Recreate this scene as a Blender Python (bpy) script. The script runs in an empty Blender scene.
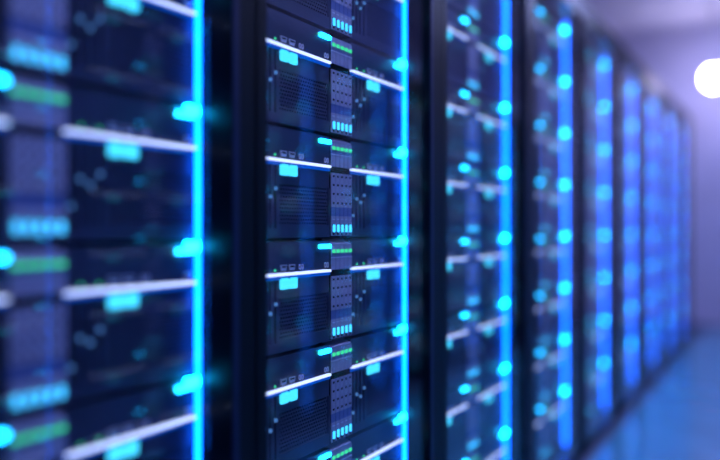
import bpy, bmesh, math, random
from mathutils import Vector, Matrix

random.seed(4)
S = bpy.context.scene
COL = S.collection

# ------------------------------------------------------------------ camera, world, exposure
F_PX, TH, CX, CZ = 770.6, math.radians(29.33), 0.8718, 1.0
cam_d = bpy.data.cameras.new('camera')
cam_d.sensor_width = 36.0
cam_d.lens = F_PX / 720 * 36
cam_d.clip_start, cam_d.clip_end = 0.02, 60
cam_d.dof.use_dof = True
cam_d.dof.focus_distance = 1.622
cam_d.dof.aperture_fstop = cam_d.lens / 1000 / 0.058
cam_d.dof.aperture_blades = 0
cam = bpy.data.objects.new('camera', cam_d)
COL.objects.link(cam)
cam.location = (CX, 0, CZ)
cam.rotation_euler = (math.radians(90), 0, TH)
S.camera = cam

w = bpy.data.worlds.new('world')
S.world = w
w.use_nodes = True
w.node_tree.nodes['Background'].inputs[0].default_value = (0.12, 0.16, 0.45, 1)
w.node_tree.nodes['Background'].inputs[1].default_value = 0.12

S.view_settings.view_transform = 'Standard'
S.view_settings.look = 'None'
S.view_settings.gamma = 1
S.view_settings.use_curve_mapping = False
S.view_settings.exposure = 0.0
S.cycles.max_bounces = 8
S.cycles.transparent_max_bounces = 16
S.cycles.sample_clamp_indirect = 6.0

# strengths of the added fill panels and of the globe lamp
FILL_POWER = 44.0
FILL_COLOUR = (0.40, 0.46, 1.0)
GLOBE_POWER = 60.0
GLOBE_COLOUR = (0.74, 0.68, 1.0)

# ------------------------------------------------------------------ materials
def mat(name, col, rough=0.5, metal=0.0, spec=0.5, var=0.12, scale=40.0, bump=0.0):
    m = bpy.data.materials.new(name)
    m.use_nodes = True
    nt = m.node_tree
    b = nt.nodes['Principled BSDF']
    b.inputs['Metallic'].default_value = metal
    b.inputs['Specular IOR Level'].default_value = spec
    tc = nt.nodes.new('ShaderNodeTexCoord')
    n = nt.nodes.new('ShaderNodeTexNoise')
    n.inputs['Scale'].default_value = scale
    n.inputs['Detail'].default_value = 4
    nt.links.new(tc.outputs['Object'], n.inputs['Vector'])
    r = nt.nodes.new('ShaderNodeValToRGB')
    r.color_ramp.elements[0].position = 0.3
    r.color_ramp.elements[1].position = 0.7
    r.color_ramp.elements[0].color = (*[c * (1 - var) for c in col], 1)
    r.color_ramp.elements[1].color = (*[min(1, c * (1 + var)) for c in col], 1)
    nt.links.new(n.outputs['Fac'], r.inputs['Fac'])
    nt.links.new(r.outputs['Color'], b.inputs['Base Color'])
    mr = nt.nodes.new('ShaderNodeMapRange')
    mr.inputs['To Min'].default_value = max(0.02, rough - 0.05)
    mr.inputs['To Max'].default_value = min(1, rough + 0.05)
    nt.links.new(n.outputs['Fac'], mr.inputs['Value'])
    nt.links.new(mr.outputs['Result'], b.inputs['Roughness'])
    if bump:
        bp = nt.nodes.new('ShaderNodeBump')
        bp.inputs['Strength'].default_value = bump
        bp.inputs['Distance'].default_value = 0.002
        nt.links.new(n.outputs['Fac'], bp.inputs['Height'])
        nt.links.new(bp.outputs['Normal'], b.inputs['Normal'])
    return m

def glow(name, col, strength):
    m = bpy.data.materials.new(name)
    m.use_nodes = True
    nt = m.node_tree
    nt.nodes.remove(nt.nodes['Principled BSDF'])
    e = nt.nodes.new('ShaderNodeEmission')
    e.inputs['Color'].default_value = (*col, 1)
    e.inputs['Strength'].default_value = strength
    nt.links.new(e.outputs[0], nt.nodes['Material Output'].inputs[0])
    return m

def glass(name):
    m = bpy.data.materials.new(name)
    m.use_nodes = True
    nt = m.node_tree
    nt.nodes.remove(nt.nodes['Principled BSDF'])
    t = nt.nodes.new('ShaderNodeBsdfTransparent')
    t.inputs['Color'].default_value = (0.95, 0.97, 1.0, 1)
    g = nt.nodes.new('ShaderNodeBsdfGlossy')
    g.inputs['Color'].default_value = (1, 1, 1, 1)
    g.inputs['Roughness'].default_value = 0.0
    f = nt.nodes.new('ShaderNodeFresnel')
    ge = nt.nodes.new('ShaderNodeNewGeometry')          # an unbent ray leaves the pane by the same law as it enters
    io = nt.nodes.new('ShaderNodeMapRange')
    io.inputs['To Min'].default_value = 1.34
    io.inputs['To Max'].default_value = 1 / 1.34
    nt.links.new(ge.outputs['Backfacing'], io.inputs['Value'])
    nt.links.new(io.outputs['Result'], f.inputs['IOR'])
    mx = nt.nodes.new('ShaderNodeMixShader')
    nt.links.new(f.outputs[0], mx.inputs[0])
    nt.links.new(t.outputs[0], mx.inputs[1])
    nt.links.new(g.outputs[0], mx.inputs[2])
    nt.links.new(mx.outputs[0], nt.nodes['Material Output'].inputs[0])
    return m

M = {
    'shell':  mat('server_shell_paint', (0.030, 0.033, 0.075), 0.42, 0.0, 0.4, 0.10, 25),
    'panel':  mat('server_panel_paint', (0.030, 0.036, 0.085), 0.38, 0.0, 0.5, 0.10, 25),
    'grille': mat('grille_steel', (0.034, 0.038, 0.085), 0.42, 0.0, 0.5, 0.10, 60),
    'dark':   mat('recess_black', (0.003, 0.003, 0.006), 0.7, 0.0, 0.2),
    'post':   mat('cabinet_powder_coat', (0.0010, 0.0028, 0.0075), 0.36, 0.0, 0.15, 0.15, 80, 0.05),
    'trim':   mat('cabinet_edge_trim', (0.004, 0.008, 0.045), 0.34, 0.0, 0.3, 0.1, 40),
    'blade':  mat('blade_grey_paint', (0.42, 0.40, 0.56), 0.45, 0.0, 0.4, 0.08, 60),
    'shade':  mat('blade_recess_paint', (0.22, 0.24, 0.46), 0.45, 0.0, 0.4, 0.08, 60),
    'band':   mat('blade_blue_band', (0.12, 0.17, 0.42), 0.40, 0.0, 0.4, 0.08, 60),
    'steel':  mat('port_steel', (0.78, 0.76, 0.9), 0.35, 0.3, 0.5, 0.1, 90),
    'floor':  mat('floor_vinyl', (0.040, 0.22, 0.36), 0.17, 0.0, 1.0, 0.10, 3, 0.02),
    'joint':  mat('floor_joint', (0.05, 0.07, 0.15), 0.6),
    'wall':   mat('wall_paint', (0.44, 0.43, 0.62), 0.85, 0.0, 0.3, 0.05, 4, 0.05),
    'ceil':   mat('ceiling_paint', (0.70, 0.68, 0.80), 0.9, 0.0, 0.3, 0.05, 5, 0.05),
    'lampmetal': mat('lamp_metal', (0.4, 0.4, 0.45), 0.3, 0.8),
    'bar':    glow('light_bar_glow', (0.52, 0.62, 1.0), 1.9),
    'lens':   glow('bar_reflection_glow', (0.003, 0.09, 0.62), 0.9),  # blue light of the bar on the panel, given as a glow
    'strip':  glow('edge_light_glow', (0.0010, 0.115, 1.0), 12.0),
    'cyan':   glow('cyan_indicator_glow', (0.003, 0.46, 1.0), 38.0),
    'latch':  glow('latch_glow', (0.008, 0.46, 1.0), 11.0),
    'tile':   glow('cyan_display_glow', (0.06, 0.66, 1.0), 1.6),
    'led':    glow('cyan_led_glow', (0.05, 0.52, 1.0), 2.1),
    'green':  glow('green_led_glow', (0.06, 0.90, 0.40), 1.05),
    'knob':   glow('slider_knob_glow', (0.14, 0.40, 1.0), 0.55),
    'fill_glow': glow('fill_panel_glow', FILL_COLOUR, FILL_POWER),
    'globe':  glow('globe_lamp_glow', GLOBE_COLOUR, GLOBE_POWER),
    'strip_dim': glow('dim_edge_light_glow', (0.003, 0.14, 1.0), 7.5),
    'cyan_dim': glow('dim_indicator_glow', (0.003, 0.22, 1.0), 3.0),
    'glass':  glass('door_glass'),
}

# ------------------------------------------------------------------ mesh building
class MB:
    """Collects shapes; mesh() makes one mesh of them."""
    def __init__(self):
        self.v, self.f, self.mi, self.mats = [], [], [], []
    def slot(self, m):
        if m not in self.mats:
            self.mats.append(m)
        return self.mats.index(m)
    def add(self, vs, fs, m):
        o = len(self.v)
        k = self.slot(m)
        self.v += vs
        for f in fs:
            self.f.append([o + i for i in f])
            self.mi.append(k)
        return self
    def box(self, x0, x1, y0, y1, z0, z1, m):
        vs = [(x, y, z) for x in (x0, x1) for y in (y0, y1) for z in (z0, z1)]
        fs = [(0, 1, 3, 2), (4, 6, 7, 5), (0, 4, 5, 1), (2, 3, 7, 6), (0, 2, 6, 4), (1, 5, 7, 3)]
        return self.add(vs, fs, m)
    def prism(self, pts, x0, x1, m):
        """pts: outline in (y, z), counterclockwise seen from +x; from x0 (back) to x1 (front)."""
        n = len(pts)
        vs = [(x0, y, z) for y, z in pts] + [(x1, y, z) for y, z in pts]
        fs = [tuple(range(n, 2 * n)), tuple(range(n - 1, -1, -1))]
        fs += [(i, (i + 1) % n, n + (i + 1) % n, n + i) for i in range(n)]
        return self.add(vs, fs, m)
    def rrect(self, y0, y1, z0, z1, r, x0, x1, m, k=3, chamfer=0.0):
        pts = []
        for cy, cz, a in ((y1 - r, z1 - r, 0), (y0 + r, z1 - r, 90), (y0 + r, z0 + r, 180), (y1 - r, z0 + r, 270)):
            for i in range(k + 1):
                t = math.radians(a + 90 * i / k)
                pts.append((cy + r * math.cos(t), cz + r * math.sin(t)))
        return self.prism(pts, x0, x1, m)
    def ring(self, cy, cz, ry, rz, t, x0, x1, m, n=12):
        a = [2 * math.pi * i / n for i in range(n)]
        o = [(cy + ry * math.cos(t_), cz + rz * math.sin(t_)) for t_ in a]
        i_ = [(cy + (ry - t) * math.cos(t_), cz + (rz - t) * math.sin(t_)) for t_ in a]
        vs = [(x1, *p) for p in o] + [(x1, *p) for p in i_] + [(x0, *p) for p in o] + [(x0, *p) for p in i_]
        fs = []
        for k in range(n):
            l = (k + 1) % n
            fs += [(k, l, n + l, n + k), (2 * n + k, 2 * n + l, l, k), (n + k, n + l, 3 * n + l, 3 * n + k)]
        return self.add(vs, fs, m)
    def lathe(self, prof, cx, cy, m, n=32):
        """prof: (radius, z) from the top down."""
        vs, fs = [], []
        for r, z in prof:
            for i in range(n):
                a = 2 * math.pi * i / n
                vs.append((cx + r * math.cos(a), cy + r * math.sin(a), z))
        for j in range(len(prof) - 1):
            for i in range(n):
                k = (i + 1) % n
                fs.append((j * n + i, (j + 1) * n + i, (j + 1) * n + k, j * n + k))
        return self.add(vs, fs, m)
    def grid_holes(self, y0, y1, z0, z1, ny, nz, r, x0, x1, m):
        """A plate at x1 with staggered eight-sided holes of depth x1-x0."""
        hz = (z1 - z0) / nz
        wy = (y1 - y0) / (ny + 0.5)
        for j in range(nz):
            off = 0.5 * wy if j % 2 else 0.0
            zc = z0 + (j + 0.5) * hz
            if off:
                self.add([(x1, y0, zc - hz / 2), (x1, y0 + off, zc - hz / 2), (x1, y0 + off, zc + hz / 2), (x1, y0, zc + hz / 2)], [(0, 1, 2, 3)], m)
            else:
                self.add([(x1, y1 - wy / 2, zc - hz / 2), (x1, y1, zc - hz / 2), (x1, y1, zc + hz / 2), (x1, y1 - wy / 2, zc + hz / 2)], [(0, 1, 2, 3)], m)
            for i in range(ny):
                yc = y0 + off + (i + 0.5) * wy
                a, b = wy / 2, hz / 2
                out = [(a, 0), (a, b), (0, b), (-a, b), (-a, 0), (-a, -b), (0, -b), (a, -b)]
                vs = [(x1, yc + p, zc + q) for p, q in out]
                inn = [(yc + r * math.cos(math.pi / 4 * k), zc + r * math.sin(math.pi / 4 * k)) for k in range(8)]
                vs += [(x1, *p) for p in inn] + [(x0, *p) for p in inn]
                fs = []
                for k in range(8):
                    l = (k + 1) % 8
                    fs += [(k, l, 8 + l, 8 + k), (8 + k, 8 + l, 16 + l, 16 + k)]
                self.add(vs, fs, m)
        return self
    def join(self, other, dx=0, dy=0, dz=0):
        o = len(self.v)
        self.v += [(x + dx, y + dy, z + dz) for x, y, z in other.v]
        ks = [self.slot(m) for m in other.mats]
        self.f += [[o + i for i in f] for f in other.f]
        self.mi += [ks[i] for i in other.mi]
        return self
    def mirrored(self):
        o = MB()
        o.v = [(-x, y, z) for x, y, z in self.v]
        o.f = [f[::-1] for f in self.f]
        o.mi, o.mats = list(self.mi), list(self.mats)
        return o
    def mesh(self, name):
        me = bpy.data.meshes.new(name)
        me.from_pydata(self.v, [], self.f)
        for m in self.mats:
            me.materials.append(M[m])
        me.polygons.foreach_set('material_index', self.mi)
        me.update()
        return me

def link(name, data, parent=None, loc=(0, 0, 0)):
    o = bpy.data.objects.new(name, data)
    COL.objects.link(o)
    o.location = loc
    if parent:
        o.parent = parent
    return o

def tag(o, label=None, cat=None, group=None, kind=None):
    if label: o['label'] = label
    if cat: o['category'] = cat
    if group: o['group'] = group
    if kind: o['kind'] = kind
    return o

def copy_tree(o, parent=None):
    c = o.copy()
    COL.objects.link(c)
    if parent:
        c.parent = parent
    for ch in list(o.children):
        copy_tree(ch, c)
    return c

def place_parts(name, parts, loc):
    """parts: list of (part name, MB, sub-parts, extra) -> an Empty with its children."""
    root = link(name, None, None, loc)
    for pn, mb, subs, extra in parts:
        p = link(pn, mb.mesh(pn), root)
        for k, v in extra.items(): p[k] = v
        for sn, smb, sextra in subs:
            s = link(sn, smb.mesh(sn), p)
            for k, v in sextra.items(): s[k] = v
    return root

# ------------------------------------------------------------------ the setting
X_LEFT, X_RIGHT, Y_BACK, Y_END, Z_CEIL = -1.9, 2.8, -2.2, 8.95, 3.2

def structure(name, mb):
    return tag(link(name, mb.mesh(name)), kind='structure')

fl = structure('floor', MB().box(X_LEFT, X_RIGHT, Y_BACK, Y_END, -0.10, -0.004, 'joint'))
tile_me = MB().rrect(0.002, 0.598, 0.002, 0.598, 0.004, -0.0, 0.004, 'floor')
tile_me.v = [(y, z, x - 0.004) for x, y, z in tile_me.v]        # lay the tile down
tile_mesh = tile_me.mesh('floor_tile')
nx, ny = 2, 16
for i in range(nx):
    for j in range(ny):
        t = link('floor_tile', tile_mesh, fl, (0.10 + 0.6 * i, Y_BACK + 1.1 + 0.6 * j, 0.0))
structure('ceiling', MB().box(X_LEFT, X_RIGHT, Y_BACK, Y_END, Z_CEIL, Z_CEIL + 0.1, 'ceil'))
structure('wall_far', MB().box(X_LEFT, X_RIGHT, Y_END, Y_END + 0.1, 0, Z_CEIL, 'wall'))
structure('wall_left', MB().box(X_LEFT - 0.1, X_LEFT, Y_BACK, Y_END, 0, Z_CEIL, 'wall'))
structure('wall_right', MB().box(X_RIGHT, X_RIGHT + 0.1, Y_BACK, Y_END, 0, Z_CEIL, 'wall'))
structure('baseboard_far', MB().box(X_LEFT, X_RIGHT, Y_END - 0.015, Y_END, 0, 0.09, 'wall'))

# ------------------------------------------------------------------ the globe lamp, and fill panels added out of view
def globe_lamp(x, y, z, label):
    r = 0.095
    root = link('globe_lamp', None, None, (x, y, Z_CEIL))
    tag(root, label, 'lamp')
    top = z - Z_CEIL
    prof = [(r * math.sin(math.pi * k / 16), top + r * math.cos(math.pi * k / 16)) for k in range(17)]
    link('globe', MB().lathe(prof, 0, 0, 'globe').mesh('globe'), root)
    link('stem', MB().lathe([(0.0, 0.0), (0.012, 0.0), (0.012, top + r - 0.004), (0.03, top + r - 0.010), (0.03, top + r - 0.02), (0.0, top + r - 0.02)], 0, 0, 'lampmetal', 16).mesh('stem'), root)
    link('ceiling_rose', MB().lathe([(0.0, 0.0), (0.06, 0.0), (0.05, -0.02), (0.0, -0.022)], 0, 0, 'lampmetal', 24).mesh('ceiling_rose'), root)
    return root

globe_lamp(0.20, 8.30, 2.49, 'glaring white globe lamp hanging from the ceiling at the aisle end')

def fill_panel(x, y, label):  # unseen panel added to brighten the rack fronts, floor and end wall
    root = link('fill_panel', None, None, (x, y, Z_CEIL))
    tag(root, label, 'lamp', 'added fill panels over the aisle')
    fr = MB()
    a, b = 0.20, 0.60
    for x0, x1, y0, y1 in ((-a, -a + .02, -b, b), (a - .02, a, -b, b), (-a + .02, a - .02, -b, -b + .02), (-a + .02, a - .02, b - .02, b)):
        fr.box(x0, x1, y0, y1, -0.03, 0, 'lampmetal')
    link('frame', fr.mesh('frame'), root)
    link('diffuser', MB().box(-a + .02, a - .02, -b + .02, b - .02, -0.02, -0.002, 'fill_glow').mesh('diffuser'), root)

for y, wd in ((0.3, 'nearest of four'), (2.6, 'second of four'), (4.9, 'third of four'), (6.9, 'farthest of four')):
    fill_panel(0.74, y, f'pale blue fill panel added over the aisle, {wd}, above the picture')

# ------------------------------------------------------------------ the server: local x out to the aisle, y along the row, z up
SW, SH = 0.2635, 0.216
PAIR = 0.352          # from one server of a pair to the other
Z = lambda off: SH + off

def server_parts(full=True):
    P = []
    P.append(('chassis', MB().box(-0.60, -0.012, 0, SW, 0, SH, 'shell'), [], {}))
    P.append(('top_panel', MB().box(-0.012, 0, 0, SW, Z(-.0608), SH, 'panel'), [], {}))
    lens = MB().box(-0.011, 0.0012, 0, SW, Z(-.0738), Z(-.0674), 'lens')  # glowing strip stands in for the bar's reflection on the panel
    bar = MB().rrect(.006, SW, Z(-.0670), Z(-.0616), 0.002, -0.011, 0.004, 'bar')
    P.append(('light_bar', bar, [('bar_reflection', lens, {'label': 'blue strip glowing in place of reflected bar light'})], {'label': 'white glowing bar across the server front'}))
    lp = MB()
    zt, zb = Z(-.0745), 0.0
    ys = [.010, .027, .045, .0625]
    s0, s1 = Z(-.197), zt
    edges = [0.0]
    for c in ys: edges += [c - .003, c + .003]
    edges.append(0.077)
    for k in range(0, len(edges), 2):
        lp.box(-.012, 0, edges[k], edges[k + 1], s0, s1, 'panel')
    g0, g1, gy0, gy1 = Z(-.191), Z(-.110), .077, .258
    lp.box(-.012, 0, 0, gy0, zb, s0, 'panel')
    lp.box(-.012, -.0015, gy0, SW, g1, zt, 'panel')
    lp.box(-.012, 0, gy0, SW, zb, g0, 'panel')
    lp.box(-.012, 0, gy1, SW, g0, g1, 'panel')
    P.append(('lower_panel', lp, [], {}))
    gr = MB()
    gr.box(-.012, -.0105, gy0, gy1, g0, g1, 'dark')
    if full:
        gr.grid_holes(gy0, gy1, g0, g1, 20, 11, 0.0027, -.0085, -.0025, 'grille')
        P.append(('grille', gr, [], {'label': 'perforated steel grille with staggered holes', 'kind': 'stuff'}))
    else:
        for k in range(11):
            h = (g1 - g0) / 11
            gr.box(-.0095, -.0025, gy0, gy1, g0 + h * (k + .32), g0 + h * (k + 1), 'grille')
        P.append(('grille', gr, [], {}))
    for c, kz in zip(ys, (-.168, -.129, -.137, -.1205)):
        sl = MB().box(-.012, -.0095, c - .003, c + .003, s0, s1, 'dark')
        kn = MB().rrect(c - .0034, c + .0034, Z(kz) - .0034, Z(kz) + .0034, .001, -.0095, .003, 'knob', 2)
        P.append(('slider', sl, [('slider_knob', kn, {'label': 'small pale blue slider knob'})], {}))
    for y0, y1 in ((.0785, .1050), (.1092, .1357)):
        P.append(('display_tile', MB().rrect(y0, y1, Z(-.0935), Z(-.0715), .004, -.0015, .003, 'tile'), [], {'label': 'square cyan lit tile'}))
    for y in (.029, .061):
        P.append(('status_light', MB().rrect(y - .0022, y + .0022, Z(-.0572), Z(-.0528), .0015, 0, .0015, 'green'), [], {'label': 'tiny green status light'}))
    if full:
        for y0 in (.078, .107):
            zt_, zb_ = Z(-.0455), Z(-.0565)
            pt = MB().prism([(y0, zt_), (y0 + .003, zb_), (y0 + .019, zb_), (y0 + .022, zt_)], 0, .002, 'steel')
            hole = MB().prism([(y0 + .003, zt_ - .002), (y0 + .0045, zb_ + .0055), (y0 + .0175, zb_ + .0055), (y0 + .019, zt_ - .002)], .002, .0024, 'dark')
            P.append(('port', pt, [('port_opening', hole, {})], {'label': 'grey tapered socket'}))
        for y in (.1465, .1560, .2435, .2530):
            P.append(('push_button', MB().ring(y, Z(-.0515), .0037, .0056, .0013, 0, .002, 'steel'), [], {'label': 'small grey ringed oval button'}))
    tg = MB().rrect(.2175, .2630, Z(-.0165), Z(-.0070), .0045, 0, .005, 'latch')
    td = MB().rrect(.2140, .2178, Z(-.0137), Z(-.0097), .0015, 0, .004, 'green')
    P.append(('latch_light', tg, [('latch_led', td, {'label': 'green dot at the end of the latch'})], {'label': 'rounded cyan lit latch'}))
    return P

# ------------------------------------------------------------------ the grey blade module between two servers (origin at its left servers' origin)
BY0, BY1 = 1.4207 - 1.155, 1.5094 - 1.155          # the fascia
GY0, GY1 = SW + .0015, PAIR - .0015                  # the gap between the servers
XF = 0.003

def blade_parts(full=True):
    P = []
    body = MB().box(-0.60, -.0242, GY0, GY1, 0, SH, 'dark')
    body.box(-.0242, -.0005, GY0, GY1, 0, SH - .016, 'dark')
    P.append(('module_body', body, [], {}))
    # cap that slopes up from the fascia to behind the servers' fronts
    f, k = Z(-.0065), Z(.0040)
    c0, c1 = BY0, GY1
    n = [(XF, c0, f), (XF, c1, f), (-.022, c1, k), (-.022, c0, k),
         (XF, c0, f - .004), (XF, c1, f - .004), (-.022, c1, k - .006), (-.022, c0, k - .006)]
    cap = MB().add(n, [(0, 1, 2, 3), (7, 6, 5, 4), (4, 5, 1, 0), (6, 7, 3, 2), (5, 6, 2, 1), (7, 4, 0, 3)], 'blade')
    P.append(('sloping_cap', cap, [], {}))
    wb = (BY1 - BY0) / 5
    x0 = XF - .0025
    for i in range(5):
        a, b = BY0 + i * wb + .0009, BY0 + (i + 1) * wb - .0009
        c = (a + b) / 2
        m = MB()
        m.box(x0, XF, a, b, Z(-.0290), Z(-.0108), 'blade')
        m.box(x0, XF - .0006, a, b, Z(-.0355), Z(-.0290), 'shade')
        m.box(x0, XF + .0010, a, b, Z(-.0375), Z(-.0355), 'steel')
        m.box(x0, XF, a, b, Z(-.063), Z(-.0375), 'blade')
        m.box(x0, XF, a, b, Z(-.151), Z(-.077), 'blade')
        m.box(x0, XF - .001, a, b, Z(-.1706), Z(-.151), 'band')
        m.box(x0, XF, a, b, Z(-.2131), Z(-.1706), 'blade')
        for zo in (-.084, -.103, -.1225, -.1424, -.2094):
            m.box(XF, XF + .0004, c - .0035, c + .0035, Z(zo - .0022), Z(zo + .0022), 'dark')
        m.box(XF, XF + .0006, c - .0045, c + .0045, Z(-.1786), Z(-.1766), 'steel')
        m.box(XF, XF + .0003, c - .0058, c + .0058, Z(-.2067), Z(-.1880), 'dark')
        if full:
            subs = [('green_led', MB().rrect(c - .0060, c + .0060, Z(-.0268), Z(-.0190), .002, XF, XF + .0015, 'green', 2), {'label': 'green lit block near the blade top'}),
                    ('cyan_led', MB().rrect(c - .0045, c + .0045, Z(-.2057), Z(-.1890), .002, XF + .0003, XF + .002, 'led', 2), {'label': 'upright cyan light near the blade foot'})]
        else:
            subs = [('green_led', MB().box(XF, XF + .0015, c - .0060, c + .0060, Z(-.0268), Z(-.0190), 'green'), {}),
                    ('cyan_led', MB().box(XF + .0003, XF + .002, c - .0045, c + .0045, Z(-.2057), Z(-.1890), 'led'), {})]
        P.append(('blade', m, subs, {}))
    return P

def merged(parts):
    o = MB()
    for _n, mb, subs, _e in parts:
        o.join(mb)
        for _s, smb, _x in subs: o.join(smb)
    return o

# ------------------------------------------------------------------ the rack cabinet: origin on the floor at its left edge, local x=0 is the servers' front
RACK_Y0 = 1.0474                  # where the second rack begins
LV = [1.8728 - .224 * i - SH for i in range(8)]     # the servers' undersides, from the top
XP = 0.076
LP, RS = 0.0396, 0.7236           # inner edge of the left post, the edge light

def rack_parts(glass_door=True):
    P = []
    cab = MB()
    # left and right posts with a narrow chamfered trim, side panels, top, plinth, back
    cab.box(-.64, XP, .0012, LP, 0.03, 2.0, 'post')
    cab.box(-.64, XP, RS + .0040, .7988, 0.03, 2.0, 'post')
    cab.box(-.64, XP, LP, RS + .004, 1.915, 2.0, 'post')
    cab.box(-.64, XP - .004, LP, RS + .004, 0.03, .055, 'post')
    cab.box(-.65, -.64, .0012, .7988, 0.03, 2.0, 'post')
    P.append(('cabinet', cab, [], {}))
    edge = MB().box(XP, XP + .003, RS + .005, RS + .021, 0.03, 2.0, 'trim')
    P.append(('edge_trim', edge, [], {}))
    pl = MB().box(-.60, XP - .03, .02, .78, 0.0, .03, 'dark')
    P.append(('plinth', pl, [], {}))
    for z in LV:
        P.append(('shelf', MB().box(-.62, -.0265, LP, RS + .004, z - .0065, z - .0004, 'dark'), [], {}))
    st = MB().box(0.0005, .0120, RS, RS + .0036, .06, 1.91, 'strip')
    subs = []
    for z in LV:
        t = z + SH
        subs.append(('edge_bracket', MB().rrect(RS - .031, RS - .0002, t - .0110, t + .0045, .003, .0062, .0115, 'cyan'), {'label': 'cyan lit bracket on the edge light'}))
    P.append(('edge_light', st, subs, {'label': 'tall glowing cyan edge light'}))
    if glass_door:
        P.append(('door_glass', MB().box(.064, .068, LP + .0005, RS + .0035, .056, 1.914, 'glass'), [], {'label': 'clear reflecting glass door pane'}))
    return P

# ------------------------------------------------------------------ which levels the picture shows of each rack
def project(x, y, z):
    dx, dy = x - CX, y
    X = dx * math.cos(TH) + dy * math.sin(TH)
    D = -dx * math.sin(TH) + dy * math.cos(TH)
    if D < 0.05: return None
    return 360 + F_PX * X / D, 230 - F_PX * (z - CZ) / D

def in_view(y0, y1, z0, z1):
    n = 7
    for i in range(n):
        for j in range(n):
            p = project(0, y0 + (y1 - y0) * i / (n - 1), z0 + (z1 - z0) * j / (n - 1))
            if p and 0 <= p[0] < 720 and 0 <= p[1] < 460: return True
    return False

ORD = ['first', 'second', 'third', 'fourth', 'fifth', 'sixth', 'seventh', 'eighth', 'ninth']
RACK_WORD = ['nearest rack', 'second rack from camera', 'third rack from camera', 'fourth rack from camera', 'fifth rack from camera',
             'sixth rack from camera', 'seventh rack from camera', 'eighth rack from camera', 'farthest rack in the row']
N_RACK = 9
FULL = 3
first_y = [RACK_Y0 - .8 + .0155 + .8 * k if k == 0 else RACK_Y0 + .8 * (k - 1) for k in range(N_RACK)]

# prototypes
rack0 = place_parts('server_rack', rack_parts(), (0, first_y[0], 0))
rack_used = False
server0 = place_parts('server', server_parts(True), (0, 0, 0))
blade0 = place_parts('blade_module', blade_parts(True), (0, 0, 0))
server_me = merged(server_parts(False)).mesh('server')
blade_me = merged(blade_parts(False)).mesh('blade_module')
used = {'server': False, 'blade': False}

def take(kind, proto, full, me, name):
    if full:
        if not used[kind]:
            used[kind] = True
            return proto
        return copy_tree(proto)
    return link(name, me)

for k in range(N_RACK):
    r = rack0 if k == 0 else copy_tree(rack0)
    r.location = (0, first_y[k], 0)
    look = ['black server rack with cyan edge light, cut off by the picture edge, nearest the camera',
            'tall black server rack in sharp focus, second in the row from the camera',
            'tall black server rack beside the sharp one, third in the row from the camera',
            'tall black server rack with blurred blue edge light, fourth in the row',
            'tall black server rack with blurred blue edge light, fifth in the row',
            'tall black server rack with blurred blue edge light, sixth in the row',
            'tall black server rack with blurred blue edge light, seventh in the row',
            'tall black server rack with blurred blue edge light, eighth in the row',
            'tall black server rack at the far end of the row, near the globe lamp'][k]
    tag(r, look, 'server rack', 'server racks in the row')
    sy = first_y[k] + (1.155 - RACK_Y0)
    seen = [i for i in range(8) if in_view(sy - .02, sy + .63, LV[i], LV[i] + SH)]
    for i in range(8):
        full = k < FULL and i in seen
        if i in seen:
            word = f'{ORD[seen.index(i)]} level down in view, {RACK_WORD[k]}'
        else:
            word = f'{ORD[i]} shelf down, beyond the picture, {RACK_WORD[k]}'
        for side, dy in (('left', 0.0), ('right', PAIR)):
            s = take('server', server0, full, server_me, 'server')
            s.location = (0, sy + dy, LV[i])
            tag(s, f'dark server {side} of grey blades, {word}', 'server', f'servers in the {RACK_WORD[k]}')
        b = take('blade', blade0, full, blade_me, 'blade_module')
        b.location = (0, sy, LV[i])
        tag(b, f'grey module of five blades, {word}', 'blade module', f'blade modules in the {RACK_WORD[k]}')

# ------------------------------------------------------------------ the row across the aisle, which the glass doors mirror
X_OPP = 1.48
opp = []
for pn, mb, subs, extra in rack_parts(False):
    for q in [mb] + [t[1] for t in subs]:
        q.mats = [{'strip': 'strip_dim', 'cyan': 'cyan_dim'}.get(m, m) for m in q.mats]
    opp.append((pn, mb.mirrored(), [(sn, smb.mirrored(), {}) for sn, smb, _e in subs], {}))
one_s, one_b = merged(server_parts(False)), merged(blade_parts(False))
lev = MB()
lev.join(one_s).join(one_s, 0, PAIR, 0).join(one_b)
DIM = {'strip': 'strip_dim', 'cyan': 'cyan_dim'}
lev.mats = [DIM.get(m, m) for m in lev.mats]
lev_me = lev.mirrored().mesh('server')
rack_b = place_parts('server_rack', opp, (X_OPP, RACK_Y0, 0))
for z in LV:
    link('server', lev_me, rack_b, (0, 1.155 - RACK_Y0, z))
for k in range(1, 9):
    c = rack_b if k == 1 else copy_tree(rack_b)
    c.location = (X_OPP, RACK_Y0 + .8 * (k - 1), 0)
    tag(c, f'rack across the aisle, mirrored in the door glass, facing the {RACK_WORD[k].replace(" in the row", "")}', 'server rack', 'racks across the aisle')
